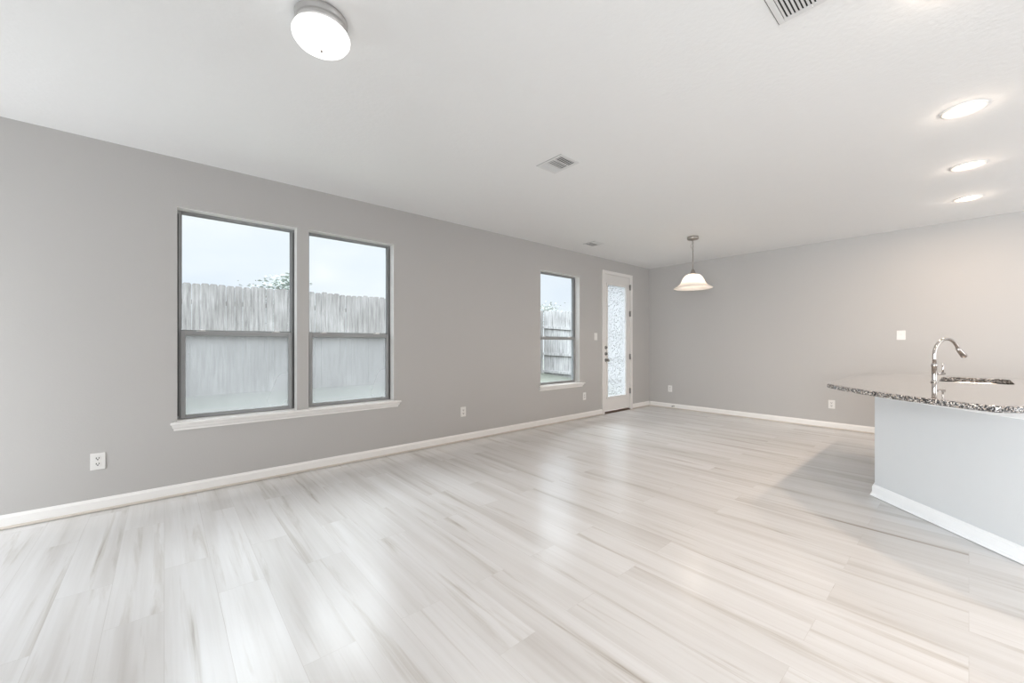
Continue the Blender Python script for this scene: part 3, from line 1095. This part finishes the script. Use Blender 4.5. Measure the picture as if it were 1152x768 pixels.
# ------------------------------------------------------------------ outdoors
lawn = MB()
nx, ny = 30, 24
gv = []
for jy in range(ny + 1):
    for ix in range(nx + 1):
        x = -14 + 34 * ix / nx
        y = D + T + (26 - D - T) * jy / ny
        zz = -0.12 + 0.32 * max(0, min(1, (y - 4.6) / 5.2)) + 0.02 * math.sin(x * 1.7 + y) * math.sin(y * 1.3)
        gv.append((x, y, zz))
lawn.add(gv, [(jy * (nx + 1) + ix, jy * (nx + 1) + ix + 1, (jy + 1) * (nx + 1) + ix + 1, (jy + 1) * (nx + 1) + ix) for jy in range(ny) for ix in range(nx)], True)
tag(lawn.build('lawn', 'lawn'), 'pale lawn rising to the wooden fence', 'lawn', kind='structure')


def picket(mb, fr, x, wd, th, z0, z1, lean=0.0):
    c_ = wd * 0.24
    h = wd / 2
    poly = [(-h, z0), (h, z0), (h, z1 - c_), (h - c_ * 0.45, z1 - c_ * 0.2), (h - c_, z1), (-h + c_, z1), (-h + c_ * 0.45, z1 - c_ * 0.2), (-h, z1 - c_)]
    k = len(poly)
    v = [fr(x + a + lean * (b - z0), t, b) for t in (0, th) for a, b in poly]
    f = [tuple(range(k - 1, -1, -1)), tuple(range(k, 2 * k))] + [(q, (q + 1) % k, k + (q + 1) % k, k + q) for q in range(k)]
    mb.add(v, f)


def fence(name, label, fr, length, z0f, z1f, rails, rail_y, post_every, post_y, mat='fence'):
    root = tag(empty(name, fr(0, 0, 0)), label, 'fence')
    o_ = Vector(fr(0, 0, 0))

    def g(a, b, c_):
        return tuple(Vector(fr(a, b, c_)) - o_)
    mb = MB()
    x = 0.07
    while x < length:
        picket(mb, g, x, 0.141 - random.uniform(0.0, 0.012), 0.016, z0f(x) + random.uniform(-0.01, 0.02), z1f(x) + random.uniform(-0.018, 0.018), random.uniform(-0.0025, 0.0025))
        x += 0.140
    mb.build('picket_panel', mat, root)
    for zr in rails:
        q = MB()
        v = [g(a, b, zr(a) + c_) for a in (0, length) for b, c_ in ((rail_y, 0), (rail_y + 0.04, 0), (rail_y + 0.04, 0.088), (rail_y, 0.088))]
        q.add(v, [(0, 1, 2, 3), (7, 6, 5, 4), (0, 4, 5, 1), (1, 5, 6, 2), (2, 6, 7, 3), (3, 7, 4, 0)])
        q.build('rail', mat, root)
    a = 0.3
    while a < length:
        q = MB()
        v = [g(a + da, post_y + db, zz) for zz in (z0f(a) - 0.15, z1f(a) - 0.18) for da, db in ((0, 0), (0.09, 0), (0.09, 0.09), (0, 0.09))]
        q.add(v, [(3, 2, 1, 0), (4, 5, 6, 7), (0, 1, 5, 4), (1, 2, 6, 5), (2, 3, 7, 6), (3, 0, 4, 7)])
        q.build('post', mat, root)
        a += post_every
    return root


fence('picket_fence', 'weathered grey wooden fence across the yard beyond the windows', lambda a, b, c_: (-8.0 + a, 10.0 + b, c_),
      18.2, lambda a: 0.10, lambda a: 2.44, [lambda a: 0.45, lambda a: 1.22, lambda a: 2.02], 0.018, 2.4, 0.06)
fence('picket_fence', 'wooden fence with rails showing, seen through the narrow window', lambda a, b, c_: (10.2 - b, 9.95 - a, c_),
      9.0, lambda a: 0.08 - 0.03 * a, lambda a: 2.43 - 0.10 * a, [lambda a: 0.24 - 0.02 * a, lambda a: 0.85 - 0.02 * a, lambda a: 1.80 - 0.08 * a], 0.018, 2.4, -0.11, 'lit_fence')


def tree(x, y, ztop, spread, label, leaves=1500, seed=3):
    rnd = random.Random(seed)
    root = tag(empty('tree', (x, y, 0.15)), label, 'tree', None)
    zc = ztop - 0.15
    q = MB()
    q.tube([(0, 0, -0.1), (0.05, 0, zc * 0.3), (0.0, 0.06, zc * 0.6), (0.04, 0, zc * 0.85)], [0.13, 0.10, 0.075, 0.03], 10)
    ends = []
    for k in range(9):
        a = rnd.uniform(0, 2 * PI)
        r = spread * rnd.uniform(0.35, 0.95)
        zz = zc * rnd.uniform(0.68, 0.95)
        st = (0.02, 0.03, zc * rnd.uniform(0.4, 0.6))
        en = (r * math.cos(a), r * math.sin(a), zz)
        md = tuple((s_ + e_) / 2 + rnd.uniform(-0.1, 0.1) for s_, e_ in zip(st, en))
        q.tube([st, md, en], [0.045, 0.03, 0.012], 7)
        ends += [en, md]
    q.build('trunk', 'bark', root)
    f = MB()
    for k in range(leaves):
        c_ = Vector(rnd.choice(ends)) + Vector((rnd.gauss(0, 0.26), rnd.gauss(0, 0.26), rnd.gauss(0, 0.13)))
        s_ = rnd.uniform(0.045, 0.09)
        mt = Matrix.Translation(c_) @ Matrix.Rotation(rnd.uniform(0, 2 * PI), 4, 'Z') @ Matrix.Rotation(rnd.uniform(-0.9, 0.9), 4, 'X')
        v = [mt @ Vector(p_) for p_ in ((-s_, 0, 0), (-s_ * 0.2, -s_ * 0.42, 0.01), (s_, 0, 0), (-s_ * 0.2, s_ * 0.42, 0.01))]
        f.add(v, [(0, 1, 2, 3)])
    f.build('crown', 'leaf', root)
    return root


tree(3.30, 15.0, 3.42, 1.0, 'grey-green tree top showing over the fence through the leftmost window', 2600, 5)
tree(15.9, 15.0, 3.45, 0.5, 'faint small tree top over the fence through the narrow window', 900, 11)

# labels of the setting
for nm, lab, ct in (('window_1', 'single hung window, the left one of the pair, tree top over the fence in it', 'window'),
                    ('window_2', 'single hung window, the right one of the pair above the shared sill', 'window'),
                    ('window_3', 'narrow single hung window beside the glazed door', 'window'),
                    ('door_1', 'tall white door with one long pane of patterned rain glass', 'door'),
                    ('trim_1', 'white window sill shared by the paired windows', 'window sill'),
                    ('trim_2', 'short white window sill under the narrow window', 'window sill'),
                    ('baseboard_left', 'white baseboard along the window wall', 'baseboard'),
                    ('baseboard_back', 'white baseboard along the plain end wall', 'baseboard'),
                    ('wall_rear', 'grey wall behind the camera with a door opening and one added for fill light', 'wall'),
                    ('wall_right', 'grey wall on the kitchen side with a wide opening added for fill light', 'wall'),
                    ('lawn', None, 'lawn')):
    tag(bpy.data.objects[nm], lab, ct)
